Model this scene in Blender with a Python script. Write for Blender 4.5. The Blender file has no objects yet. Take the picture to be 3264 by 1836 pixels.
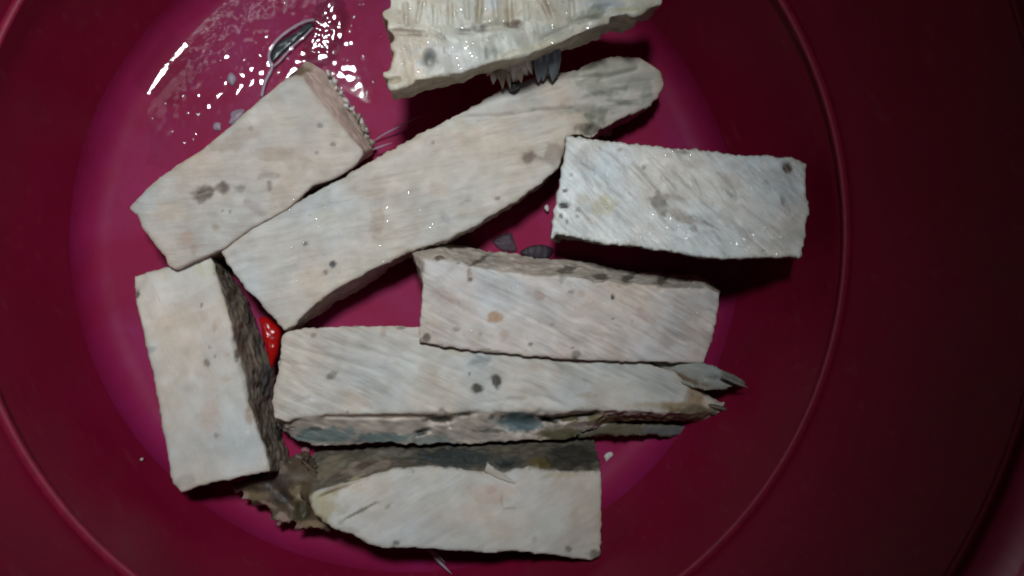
import bpy, bmesh, math, random
import numpy as np
from mathutils import Vector, Matrix

random.seed(7)
rng = np.random.default_rng(11)
S = bpy.context.scene
COL = S.collection

# ------------------------------------------------------------------ camera
W0, H0, F0 = 3264.0, 1836.0, 2534.0
CAMZ = 0.28
NAD = (1300.0, 1204.0)
down = np.array([NAD[0]-W0/2, -(NAD[1]-H0/2), -F0]); down /= np.linalg.norm(down)
zc = -down
xc = np.array([1.0, 0, 0]); xc -= zc*np.dot(xc, zc); xc /= np.linalg.norm(xc)
yc = np.cross(zc, xc)
Rwc = np.array([xc, yc, zc])            # rows: world axes in camera coordinates -> maps camera vectors to world
def unproj(px, py, z):
    """point of the place at height z seen at photo pixel px, py"""
    d = Rwc @ np.array([px-W0/2, -(py-H0/2), -F0])
    t = (z-CAMZ)/d[2]
    return np.array([0, 0, CAMZ]) + d*t
def proj(P):
    c = (P-np.array([0, 0, CAMZ])) @ Rwc
    return np.stack([W0/2+F0*c[:, 0]/-c[:, 2], H0/2-F0*c[:, 1]/-c[:, 2]], 1)
cd = bpy.data.cameras.new('camera'); cam = bpy.data.objects.new('camera', cd); COL.objects.link(cam)
cd.sensor_width = 36; cd.lens = 36*F0/W0; cd.clip_start = 0.01; cd.clip_end = 20
M = Matrix.Identity(4)
for i in range(3):
    for j in range(3): M[i][j] = Rwc[i][j]
M[2][3] = CAMZ
cam.matrix_world = M
cd.dof.use_dof = True; cd.dof.focus_distance = 0.265; cd.dof.aperture_fstop = 10
S.camera = cam

# ------------------------------------------------------------------ light
w = bpy.data.worlds.new('World'); S.world = w; w.use_nodes = True
w.node_tree.nodes['Background'].inputs[0].default_value = (0.75, 0.8, 1.0, 1)
w.node_tree.nodes['Background'].inputs[1].default_value = 0.013
def aim(o, p, t):
    o.location = p
    o.rotation_euler = (Vector(t)-Vector(p)).to_track_quat('-Z', 'Y').to_euler()
BC = unproj(1060*1.267, 583*1.267, 0)    # centre of the basin floor
ld = bpy.data.lights.new('ceiling_lamp', 'SPOT'); lamp = bpy.data.objects.new('ceiling_lamp', ld); COL.objects.link(lamp)
ld.energy = 15.8; ld.shadow_soft_size = 0.066; ld.color = (0.93, 0.98, 1.0)
ld.spot_size = math.radians(21.4); ld.spot_blend = 0.13
aim(lamp, (-0.075, 0.26, 0.70), (BC[0]-0.0195, BC[1]-0.006, 0))
rd = bpy.data.lights.new('far_room_lamp', 'AREA'); room = bpy.data.objects.new('far_room_lamp', rd); COL.objects.link(room)
rd.energy = 2.0; rd.size = 0.35; rd.color = (0.95, 0.9, 1.0)
aim(room, (0.85, -0.55, 0.52), (BC[0], BC[1], 0.05))
S.view_settings.view_transform = 'Standard'; S.view_settings.look = 'None'
S.view_settings.exposure = 0; S.view_settings.gamma = 1
S.render.resolution_x = 1024; S.render.resolution_y = 576
S.cycles.pixel_filter_type = 'BLACKMAN_HARRIS'; S.cycles.filter_width = 1.9

# ------------------------------------------------------------------ helpers
_perm = np.random.default_rng(3).permutation(256); _perm = np.concatenate([_perm, _perm, _perm])
_g = np.random.default_rng(4).normal(size=(256, 3)); _g /= np.linalg.norm(_g, axis=1)[:, None]
def perlin(P):
    Pi = np.floor(P).astype(int); f = P-Pi; Pi &= 255
    u = f*f*f*(f*(f*6-15)+10); out = 0
    for dx in (0, 1):
        for dy in (0, 1):
            for dz in (0, 1):
                h = _perm[_perm[_perm[(Pi[:, 0]+dx) & 255]+((Pi[:, 1]+dy) & 255)]+((Pi[:, 2]+dz) & 255)] & 255
                g = _g[h]; d = f-np.array([dx, dy, dz])
                wgt = (u[:, 0] if dx else 1-u[:, 0])*(u[:, 1] if dy else 1-u[:, 1])*(u[:, 2] if dz else 1-u[:, 2])
                out = out+wgt*(g*d).sum(1)
    return out*1.6
def sstep(a, b, x):
    t = np.clip((x-a)/(b-a), 0, 1); return t*t*(3-2*t)
def seg_dist(Q, a, b):
    a = np.array(a, float); b = np.array(b, float); ab = b-a
    t = np.clip(((Q-a)@ab)/max(ab@ab, 1e-9), 0, 1)
    return np.linalg.norm(Q-(a+t[:, None]*ab), axis=1)
def signed_poly(Q, poly):
    """distance to the outline, positive inside"""
    d = np.full(len(Q), 1e9); ins = np.zeros(len(Q), bool); n = len(poly)
    for i in range(n):
        a = poly[i]; b = poly[(i+1) % n]
        d = np.minimum(d, seg_dist(Q, a, b))
        c = ((a[1] > Q[:, 1]) != (b[1] > Q[:, 1]))
        xx = (b[0]-a[0])*(Q[:, 1]-a[1])/((b[1]-a[1]) if b[1] != a[1] else 1e-9)+a[0]
        ins ^= c & (Q[:, 0] < xx)
    return np.where(ins, d, -d)
def prop(o, label=None, cat=None, group=None, kind=None):
    if label: o['label'] = label
    if cat: o['category'] = cat
    if group: o['group'] = group
    if kind: o['kind'] = kind
    return o
def link_mesh(name, verts, faces, mat, parent=None, smooth=True, col=None):
    me = bpy.data.meshes.new(name); me.from_pydata([tuple(v) for v in verts], [], [tuple(f) for f in faces]); me.update()
    if smooth: me.polygons.foreach_set('use_smooth', [True]*len(me.polygons))
    if col is not None:
        at = me.color_attributes.new('paint', 'FLOAT_COLOR', 'POINT')
        at.data.foreach_set('color', np.concatenate([col, np.ones((len(col), 1))], 1).astype(np.float32).ravel())
    o = bpy.data.objects.new(name, me); COL.objects.link(o); me.materials.append(mat)
    if parent: o.parent = parent
    return o
def empty(name, loc):
    o = bpy.data.objects.new(name, None); COL.objects.link(o); o.location = loc; o.empty_display_size = 0.01
    return o
def adopt(child, root):
    child.parent = root; child.matrix_parent_inverse = Matrix.Translation(-Vector(root.location))

# ------------------------------------------------------------------ materials
def newmat(name):
    m = bpy.data.materials.new(name); m.use_nodes = True
    return m, m.node_tree.nodes, m.node_tree.links, m.node_tree.nodes['Principled BSDF']
def noise(N, L, scale, detail=3, rough=.55, vec=None, dist=0):
    n = N.new('ShaderNodeTexNoise'); n.inputs['Scale'].default_value = scale; n.inputs['Detail'].default_value = detail
    n.inputs['Roughness'].default_value = rough; n.inputs['Distortion'].default_value = dist
    if vec is not None: L.new(vec, n.inputs['Vector'])
    return n.outputs['Fac']
def mrange(N, L, src, a, b, c, d):
    n = N.new('ShaderNodeMapRange'); L.new(src, n.inputs[0])
    for i, v in enumerate((a, b, c, d)): n.inputs[i+1].default_value = v
    return n.outputs[0]
def mixc(N, L, fac, a, b, mode='MIX'):
    n = N.new('ShaderNodeMix'); n.data_type = 'RGBA'; n.blend_type = mode
    if isinstance(fac, (int, float)): n.inputs[0].default_value = fac
    else: L.new(fac, n.inputs[0])
    for i, v in ((6, a), (7, b)):
        if isinstance(v, tuple): n.inputs[i].default_value = (*v, 1)
        else: L.new(v, n.inputs[i])
    return n.outputs[2]
def bump(N, L, h, dist, strength=1, normal=None):
    n = N.new('ShaderNodeBump'); n.inputs['Distance'].default_value = dist; n.inputs['Strength'].default_value = strength
    L.new(h, n.inputs['Height'])
    if normal is not None: L.new(normal, n.inputs['Normal'])
    return n.outputs['Normal']
def coords(N, L, rot=0, sc=(1, 1, 1)):
    g = N.new('ShaderNodeNewGeometry'); mp = N.new('ShaderNodeMapping'); mp.vector_type = 'TEXTURE'
    mp.inputs['Rotation'].default_value = (0, 0, rot); mp.inputs['Scale'].default_value = sc
    L.new(g.outputs['Position'], mp.inputs['Vector'])
    return mp.outputs['Vector']

def flesh_mat(name, ang, wet=0.3, fs=1.0):
    """cooked fish: painted colours, fibres running at ang, wet film"""
    m, N, L, P = newmat(name)
    at = N.new('ShaderNodeAttribute'); at.attribute_name = 'paint'
    pos = coords(N, L)
    fib = noise(N, L, 900, 3, .6, coords(N, L, ang, (9, 1, 2)), 0.3)
    grain = noise(N, L, 1500, 2, .6, pos)
    mott = noise(N, L, 160, 4, .6, pos)
    patch = N.new('ShaderNodeMath'); patch.operation = 'MULTIPLY'
    L.new(mrange(N, L, fib, .38, .7, 0, .34*fs), patch.inputs[0]); L.new(mrange(N, L, noise(N, L, 75, 2, .5, pos), .35, .65, .1, 1.2), patch.inputs[1])
    c = mixc(N, L, patch.outputs[0], at.outputs['Color'], (0.47, 0.43, 0.39), 'MULTIPLY')
    c = mixc(N, L, mrange(N, L, mott, .42, .72, 0, .6), c, (0.82, 0.79, 0.75), 'MULTIPLY')
    c = mixc(N, L, mrange(N, L, grain, .55, .8, 0, .18), c, (0.7, 0.66, 0.6), 'MULTIPLY')
    L.new(c, P.inputs['Base Color'])
    rg = mrange(N, L, noise(N, L, 260, 3, .6, pos), .35, .65, .72-.28*wet, .52-.24*wet)
    L.new(rg, P.inputs['Roughness'])
    P.inputs['Specular IOR Level'].default_value = 0.16+.34*wet
    P.inputs['Subsurface Weight'].default_value = 0.3
    P.inputs['Subsurface Radius'].default_value = (1.0, .7, .5); P.inputs['Subsurface Scale'].default_value = 0.0007
    n1 = bump(N, L, fib, 0.00022*(.4+.6*fs), .6)
    n2 = bump(N, L, noise(N, L, 1100, 3, .65, pos), 0.00008+.00018*wet, .6, n1)
    L.new(n2, P.inputs['Normal'])
    return m

def plastic_mat(name, wetfloor):
    m, N, L, P = newmat(name)
    pos = coords(N, L)
    base = mixc(N, L, mrange(N, L, noise(N, L, 30, 4, .6, pos), .35, .7, 0, 1), (0.24, 0.0055, 0.036), (0.28, 0.008, 0.047))
    if wetfloor:
        film = noise(N, L, 28, 5, .62, pos, .4)
        film2 = noise(N, L, 140, 4, .6, pos)
        f = N.new('ShaderNodeMath'); f.operation = 'MULTIPLY'
        L.new(mrange(N, L, film, .40, .66, .12, 1), f.inputs[0]); L.new(mrange(N, L, film2, .3, .7, .45, 1), f.inputs[1])
        base = mixc(N, L, mrange(N, L, f.outputs[0], 0, 1, 0.06, .34), base, (0.30, 0.032, 0.22))  # lilac film tint also paints the wet floor's bluish sheen into the base
        L.new(mrange(N, L, film, .35, .65, .62, .5), P.inputs['Roughness']); P.inputs['Specular IOR Level'].default_value = .12
        b1 = bump(N, L, noise(N, L, 110, 3, .5, pos, .3), 0.0004, .4)
        b2 = bump(N, L, noise(N, L, 600, 3, .6, pos), 0.00008, .5, b1)
        L.new(b2, P.inputs['Normal'])
        P.inputs['Coat Weight'].default_value = 0; P.inputs['Coat Roughness'].default_value = .12
    else:
        base = mixc(N, L, mrange(N, L, noise(N, L, 22, 5, .62, pos, .5), .5, .72, 0, .35), base, (0.17, 0.035, 0.05))
        base = mixc(N, L, mrange(N, L, noise(N, L, 420, 2, .5, coords(N, L, .5, (1, 7, 2))), .62, .75, 0, .35), base, (0.33, 0.05, 0.09))
        base = mixc(N, L, .22, base, (0.10, 0.003, 0.012))
        L.new(mrange(N, L, noise(N, L, 60, 4, .6, pos), .3, .7, .34, .5), P.inputs['Roughness'])
        sc = noise(N, L, 500, 3, .6, coords(N, L, .7, (1, 14, 1)))
        L.new(bump(N, L, sc, 0.0001, .5), P.inputs['Normal'])
        P.inputs['Specular IOR Level'].default_value = .15
    L.new(base, P.inputs['Base Color'])
    P.inputs['Subsurface Weight'].default_value = .12
    P.inputs['Subsurface Radius'].default_value = (1.5, .2, .4); P.inputs['Subsurface Scale'].default_value = .003
    return m
MF = plastic_mat('wet_magenta_plastic', True)
MW = plastic_mat('magenta_plastic', False)

def simple(name, colr, rough=.5, spec=.5, alpha=1, bscale=0, bd=.0002, trans=0):
    m, N, L, P = newmat(name)
    pos = coords(N, L)
    c = mixc(N, L, mrange(N, L, noise(N, L, 350, 4, .6, pos), .3, .7, 0, 1), tuple(x*.72 for x in colr), colr)
    L.new(c, P.inputs['Base Color']); P.inputs['Roughness'].default_value = rough
    P.inputs['Specular IOR Level'].default_value = spec; P.inputs['Alpha'].default_value = alpha
    P.inputs['Transmission Weight'].default_value = trans; P.inputs['IOR'].default_value = 1.35
    if bscale: L.new(bump(N, L, noise(N, L, bscale, 4, .6, pos), bd, .8), P.inputs['Normal'])
    return m
M_clear = simple('clear_broth', (1, 1, 1), .04, .5, 1, 0, 0, 1)
M_memb = simple('milky_membrane', (0.50, 0.42, 0.52), .3, .5, .5, 500)
M_dark = simple('dark_skin', (0.035, 0.045, 0.05), .25, .6, 1, 500)
M_chili = simple('red_chili', (0.42, 0.006, 0.006), .2, .45, 1, 120, .0002)
M_crumb = simple('pale_crumb', (0.6, 0.57, 0.53), .35, .5, 1, 900)
M_ivory = simple('ivory_shred', (0.55, 0.51, 0.40), .3, .5, 1, 900)
M_pale = simple('pale_blue_membrane', (.36, .42, .46), .25, .6, .85, 500)
M_straw = simple('straw_shred', (0.40, 0.35, 0.24), .35, .5, 1, 900, .0004)
M_blue = simple('bluish_membrane', (0.25, 0.31, 0.35), .2, .6, .85, 500, .0003)

# ------------------------------------------------------------------ basin and what it stands on
tb = bmesh.new(); bmesh.ops.create_cube(tb, size=1)
for v in tb.verts: v.co = Vector((v.co.x*1.6, v.co.y*1.6, v.co.z*.04-.026))
me = bpy.data.meshes.new('counter'); tb.to_mesh(me); tb.free()
ct = bpy.data.objects.new('counter', me); COL.objects.link(ct); me.materials.append(simple('grey_counter', (.12, .11, .10), .5, .4, 1, 60, .0006))
prop(ct, kind='structure')

basin = empty('plastic_basin', (BC[0], BC[1], 0))
prop(basin, 'large round magenta plastic basin, wet inside, holding all the pale pieces', 'basin')
R1, R2, H2, R3, H3 = .1135, .1283, .050, .1490, .105
def lathe(name, prof, mat, seg=288, closed=False, jit=0):
    n = len(prof); V = []; Fc = []
    for k in range(seg):
        a = 2*math.pi*k/seg; ca, sa = math.cos(a), math.sin(a)
        for r, z in prof: V.append((BC[0]+r*ca+.003*min(1, z/H2), BC[1]+r*sa*(1+.025*min(1, z/H2)), z))
    for k in range(seg):
        k2 = (k+1) % seg
        for i in range(n if closed else n-1):
            j = (i+1) % n
            Fc.append((k*n+i, k2*n+i, k2*n+j, k*n+j))
    return link_mesh(name, V, Fc, mat)
fil = .010
prof = [(0.0004, 0)]+[(r, 0) for r in np.linspace(.01, R1-fil, 12)]
sl = math.atan2(H2-0.0, R2-R1)           # wall slope
ang_end = sl
for t in np.linspace(0, 1, 10)[1:]:
    a = ang_end*t
    prof.append((R1-fil+fil*1.15*math.sin(a), fil*1.15*(1-math.cos(a))))
floor = lathe('floor_disc', prof, MF); adopt(floor, basin)
r0, z0 = prof[-1]
wall = []
for t in np.linspace(0, 1, 14):
    r = r0+(R2-r0)*t+.0012*math.sin(math.pi*t); z = z0+(H2-z0)*t
    wall.append((r, z))
wall2 = [(R2+.0012, H2+.0006)]
for t in np.linspace(0.05, 1, 16):
    wall2.append((R2+.0012+(R3-R2-.0012)*t+.002*math.sin(math.pi*t), H2+.0006+(H3-H2)*t))
lower = lathe('lower_wall', wall, MW); adopt(lower, basin)
upper = lathe('upper_wall', wall2, MW); adopt(upper, basin)
ridge = [(R2+.0002+.0014*math.cos(a), H2+.0006+.0007*math.sin(a)) for a in np.linspace(0, 2*math.pi, 12, endpoint=False)]
rg = lathe('ridge', ridge, simple('ridge_plastic', (.30, .012, .05), .45, .35), closed=True); adopt(rg, basin)
rimp = [(R3, H3+.0004), (R3+.001, H3+.0022), (R3+.003, H3+.003), (R3+.013, H3+.0028), (R3+.016, H3+.001), (R3+.0165, H3-.004), (R3+.015, H3-.004),
        (R3+.0145, H3+.0002), (R3+.0025, H3+.0002)]
rim = lathe('rim', rimp, MW, closed=True); adopt(rim, basin)
outp = [(R3+.0022, H3+.0001), (R2+.004, H2), (R1+.002, .002), (R1-.008, -.0035), (.0004, -.0035)]
ow = lathe('outer_wall', outp, MW); adopt(ow, basin)

# ------------------------------------------------------------------ the pale fish pieces
def crop(x0, y0, s): return lambda x, y: (x0+x/s, y0+y/s)
PIECES = {}
CREAM = np.array([.60, .575, .53])
def make_piece(name, label, cr, entries, zt, zb, *, part='flesh', ang=0, wet=.25, vox=.0006, lump=.0005, fibre=.00018, mid=.0002,
               spots=(), dents=(), side=(.36, .31, .25), side_spots=(), base=CREAM, tone=None, inset=.0012, edge=1.35, cat='fish piece',
               group='pale fish pieces in the basin', sideband=.003, parent=None, seed=0, top_extra=None, fs=.8):
    top = []; bot = []; tp = []
    for e in entries:
        p = cr(e[0], e[1]); tp.append(p)
        z = zt(e[0], e[1]) if callable(zt) else zt
        top.append(unproj(*p, z))
        b = zb(e[0], e[1]) if callable(zb) else zb
        if len(e) >= 4:
            bz = e[4] if len(e) > 4 else b
            bot.append(unproj(*cr(e[2], e[3]), bz))
        else: bot.append(None)
    c = np.mean(top, 0)
    for i, b in enumerate(bot):
        if b is None:
            d = c-top[i]; d[2] = 0; d /= np.linalg.norm(d)
            q = top[i]+d*inset; e = entries[i]; q[2] = zb(e[0], e[1]) if callable(zb) else zb; bot[i] = q
    bm = bmesh.new()
    tv = [bm.verts.new(v) for v in top]; bv = [bm.verts.new(v) for v in bot]; n = len(tv)
    f1 = bm.faces.new(tv); f2 = bm.faces.new(bv[::-1])
    for i in range(n): bm.faces.new((tv[i], bv[i], bv[(i+1) % n], tv[(i+1) % n]))
    bmesh.ops.triangulate(bm, faces=[f1, f2]); bmesh.ops.recalc_face_normals(bm, faces=bm.faces[:])
    me = bpy.data.meshes.new('tmp'); bm.to_mesh(me); bm.free()
    o = bpy.data.objects.new('tmp', me); COL.objects.link(o)
    md = o.modifiers.new('r', 'REMESH'); md.mode = 'VOXEL'; md.voxel_size = vox
    dg = bpy.context.evaluated_depsgraph_get(); ev = o.evaluated_get(dg); m2 = bpy.data.meshes.new_from_object(ev)
    bpy.data.objects.remove(o); bpy.data.meshes.remove(me)
    nv = len(m2.vertices); P = np.empty(nv*3); m2.vertices.foreach_get('co', P); P = P.reshape(-1, 3)
    Nn = np.empty(nv*3); m2.vertex_normals.foreach_get('vector', Nn); Nn = Nn.reshape(-1, 3)
    Q = proj(P); sd = signed_poly(Q, tp)
    ztop = np.array([t[2] for t in top]); zloc = ztop.max() if not callable(zt) else None
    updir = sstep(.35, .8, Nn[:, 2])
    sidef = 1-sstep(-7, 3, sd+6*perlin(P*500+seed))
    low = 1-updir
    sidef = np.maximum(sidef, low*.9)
    off = seed*7.3
    ca, sa = math.cos(ang), math.sin(ang)
    U = P[:, 0]*ca+P[:, 1]*sa; V = -P[:, 0]*sa+P[:, 1]*ca
    wv = .0024*perlin(P*60+off)+.0008*perlin(P*150+off)
    fb = perlin(np.stack([U*70+off, (V+wv)*520, P[:, 2]*200], 1))+.6*perlin(np.stack([U*140+off, (V+wv)*950, P[:, 2]*300], 1))
    d = lump*perlin(P*110+off)+mid*perlin(P*420+off)*(.45+2.8*low*edge)+.6*mid*perlin(P*900+off)*(.35+2.2*low*edge)+.9*fibre*fb*updir
    d += low*edge*.00045*perlin(P*np.array([300, 300, 120])+off)
    d *= 1 if name == 'rough' else .72
    P2 = P+Nn*d[:, None]
    for (x1, y1, x2, y2, r, dep) in dents:
        a = cr(x1, y1); b = cr(x2, y2)
        s1 = cr(1, 0)[0]-cr(0, 0)[0]
        ds = seg_dist(Q, a, b)*(1+.35*perlin(P*350+off)); g = np.exp(-(ds/(r*s1))**2)
        P2 -= np.stack([0*g, 0*g, g*dep*.001*sstep(-.2, .4, Nn[:, 2])], 1)
    # colour
    col = np.tile(np.array(base, float), (nv, 1))
    n1 = perlin(P*45+off)[:, None]; n2 = perlin(P*130+off+9)[:, None]; n3 = perlin(P*38+off+31)[:, None]
    col *= 1+.09*n2+.07*perlin(P*260+off+3)[:, None]
    col = col*(1+np.array([.07, .0, -.065])*n1*1.5)                      # warm / cool patches
    col = col*(1-.10*np.clip(n3, 0, 1)*np.array([.5, 1, 1.3]))
    # darker, browner rim along the outline of the top face
    rimf = (1-sstep(2, 16, sd+7*perlin(P*260+off)))[:, None]*.35*updir[:, None]
    col = col*(1-rimf)+col*rimf*np.array([.74, .68, .58])
    fbc = perlin(np.stack([U*45+off, (V+wv)*330, P[:, 2]*100], 1))+.7*perlin(np.stack([U*90+off, (V+wv)*640, P[:, 2]*100+4], 1))
    pm = sstep(-.35, .35, perlin(P*70+off+17))
    col *= (1+fs*pm*(-.20*np.clip(-fbc, 0, 1)+.08*np.clip(fbc, 0, 1)))[:, None]
    bl = sstep(.05, .55, perlin(P*95+off+41)+.5*perlin(P*260+off+2))[:, None]*.34
    col = col*(1-bl)+col*np.array([.90, .79, .69])*bl
    wl = sstep(.1, .6, perlin(P*80+off+77)+.4*perlin(P*300+off+1))[:, None]*.5
    col = col*(1-wl)+col*np.array([1.02, 1.09, 1.13])*wl
    warp = 1+.45*perlin(P*330+off+5)+.25*perlin(P*800+off)
    def paint(lst, mask=1.0):
        nonlocal col
        s1 = cr(1, 0)[0]-cr(0, 0)[0]
        for sp in lst:
            x, y, rx, ry, c3, st = sp[:6]; an = sp[6] if len(sp) > 6 else 0
            q = cr(x, y); dx = (Q[:, 0]-q[0])/s1; dy = (Q[:, 1]-q[1])/s1
            ca2, sa2 = math.cos(an), math.sin(an)
            e = np.sqrt(((dx*ca2+dy*sa2)/rx)**2+((-dx*sa2+dy*ca2)/ry)**2)*warp
            f = ((1-sstep(.62, 1.2, e))*np.clip(st*1.15*(1+.3*perlin(P*600+off+8)), 0, 1)*mask)[:, None]
            col = col*(1-f)+np.array(c3)*f
    paint(spots)
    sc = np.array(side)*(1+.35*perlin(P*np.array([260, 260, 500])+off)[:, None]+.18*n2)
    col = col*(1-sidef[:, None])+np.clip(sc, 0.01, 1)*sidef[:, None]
    paint(side_spots)
    m2.vertices.foreach_set('co', P2.ravel())
    m2.polygons.foreach_set('use_smooth', [True]*len(m2.polygons))
    at = m2.color_attributes.new('paint', 'FLOAT_COLOR', 'POINT')
    at.data.foreach_set('color', np.concatenate([np.clip(col, .004, .9), np.ones((nv, 1))], 1).astype(np.float32).ravel())
    m2.materials.clear(); m2.materials.append(flesh_mat(name+'_flesh', ang, wet, fs)); m2.name = part
    if parent is None:
        root = empty(name, (c[0], c[1], 0)); prop(root, label, cat, group)
    else: root = parent
    ob = bpy.data.objects.new(part, m2); COL.objects.link(ob); adopt(ob, root)
    m2.update()
    return root

BR = (.13, .095, .07); DK = (.035, .03, .03); TAN = (.36, .25, .17); PNK = (.52, .38, .31); GRY = (.33, .36, .36); YEL = (.56, .50, .30); OLV = (.16, .13, .07)

# A: upper left piece
ca_ = crop(400, 150, 1.932)
A = make_piece('fish_piece', 'broad piece at upper left, with a flat tan end face and paired brown blotches', ca_,
  [(20, 990), (110, 895), (210, 800), (350, 705), (480, 620), (640, 490), (740, 400), (840, 310), (930, 245), (1000, 195, 1010, 180), (1085, 180, 1120, 85), (1150, 265, 1230, 150),
   (1200, 330, 1310, 230), (1270, 415, 1375, 330), (1330, 480, 1420, 420), (1400, 565, 1480, 520), (1462, 640, 1535, 625), (1465, 668, 1520, 665), (1400, 740, 1460, 700), (1290, 810, 1330, 800), (1160, 850, 1190, 870),
   (1100, 905, 1110, 915), (1040, 960), (1000, 1000), (900, 1055), (780, 1110), (610, 1240), (500, 1285), (400, 1325), (300, 1375), (262, 1350), (240, 1290), (170, 1200), (100, 1110), (70, 1040)],
  .020, .001, ang=math.radians(6), seed=1, fs=0.65, side=(.62, .50, .42), fibre=.00022, edge=.35, base=np.array([.53, .49, .44]), wet=.4,
  spots=[(480, 890, 58, 52, BR, .75), (465, 930, 40, 40, BR, .6), (600, 865, 48, 34, BR, .7), (700, 870, 40, 22, BR, .45), (880, 790, 70, 22, BR, .35), (885, 850, 18, 40, BR, .4), (780, 980, 80, 30, (.3, .24, .22), .4, .5),
         (1200, 483, 24, 20, (.2, .18, .16), .7), (1280, 600, 22, 16, (.2, .18, .16), .6), (1180, 650, 20, 15, (.25, .2, .17), .5), (770, 505, 16, 14, BR, .5), (700, 560, 150, 60, TAN, .30, -.5), (900, 660, 130, 50, TAN, .3),
         (380, 1180, 40, 50, PNK, .5), (550, 1110, 26, 22, TAN, .5), (600, 1010, 10, 10, BR, .6), (640, 1015, 10, 12, BR, .6), (420, 1240, 20, 40, TAN, .4), (250, 1020, 120, 70, (.6, .5, .38), .4), (960, 420, 160, 60, (.54, .5, .42), .5)],
  side_spots=[(1060, 140, 60, 40, OLV, .85), (1020, 165, 30, 20, (.04, .03, .02), .8), (1130, 120, 40, 30, (.3, .25, .15), .5)],
  dents=[(430, 940, 520, 880, 22, .35), (560, 870, 720, 870, 20, .3), (850, 780, 940, 790, 14, .25), (880, 840, 880, 890, 12, .3), (1050, 600, 1150, 600, 8, .25), (940, 460, 1060, 440, 8, .25), (700, 770, 860, 770, 7, .2)])

# C: left standing piece
cd_ = crop(400, 780, 1.768)
Cc = make_piece('fish_piece', 'upright strip at far left with a rough brown side facing the red chili scrap', cd_,
  [(45, 180), (95, 165), (150, 150), (240, 125), (340, 100), (420, 60), (480, 60, 530, 60), (505, 110, 580, 130), (520, 200, 630, 215), (560, 320, 700, 330), (600, 440, 740, 450), (610, 540, 775, 540), (640, 640, 805, 630), (655, 700, 850, 700), (670, 760, 845, 800), (690, 880, 835, 900),
   (720, 950, 850, 980), (750, 1060, 885, 1060), (790, 1150, 915, 1150), (815, 1278, 930, 1280), (700, 1300), (600, 1325), (500, 1340), (400, 1365), (310, 1403), (280, 1360), (250, 1310), (240, 1200), (225, 1110), (205, 1030), (200, 960), (185, 880), (170, 820), (140, 680), (110, 560), (90, 460), (60, 320), (48, 230)],
  lambda x, y: .0215-.004*(y < 300), .001, ang=math.radians(-63), seed=2, fs=0.3, side=(.20, .165, .13), fibre=.00010, edge=.9, wet=.35,
  spots=[(455, 665, 22, 26, (.24, .2, .17), .7), (505, 630, 12, 11, BR, .5), (475, 577, 10, 10, BR, .6), (430, 343, 10, 13, (.15, .15, .12), .6), (500, 470, 14, 30, TAN, .4), (575, 620, 18, 14, PNK, .5), (350, 420, 170, 60, (.56, .47, .38), .5), (480, 950, 60, 120, PNK, .35), (560, 760, 30, 20, PNK, .4),
         (510, 1075, 14, 14, BR, .4), (240, 470, 26, 22, PNK, .4), (340, 1330, 60, 40, (.4, .38, .33), .5), (70, 280, 12, 30, DK, .6), (700, 960, 24, 80, (.36, .28, .22), .6), (140, 590, 30, 18, GRY, .6), (440, 120, 80, 60, YEL, .35), (560, 100, 40, 60, OLV, .5)],
  side_spots=[(600, 280, 26, 60, (.10, .075, .05), .8, .3), (640, 400, 30, 70, (.27, .23, .17), .7, .2), (640, 580, 22, 70, (.12, .095, .07), .8, .2), (700, 620, 26, 70, (.30, .25, .19), .7), (740, 560, 30, 60, (.13, .12, .1), .7), (800, 760, 40, 110, (.10, .10, .10), .8), (730, 830, 25, 40, (.36, .32, .27), .7),
              (750, 950, 26, 50, (.10, .07, .05), .85), (800, 1110, 24, 50, (.09, .065, .045), .85), (800, 960, 26, 60, (.30, .25, .19), .6), (860, 1170, 30, 90, (.30, .26, .20), .7), (530, 110, 40, 70, (.12, .1, .06), .7), (870, 1000, 26, 120, (.05, .05, .045), .8), (700, 400, 20, 60, (.05, .045, .04), .6)],
  dents=[(140, 235, 185, 325, 6, .7), (60, 250, 90, 300, 6, .6), (610, 540, 700, 880, 14, .9), (600, 300, 640, 420, 14, .9), (740, 930, 800, 1130, 16, 1.0), (660, 480, 760, 760, 12, 1.0), (690, 940, 690, 1050, 9, .5)])

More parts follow.
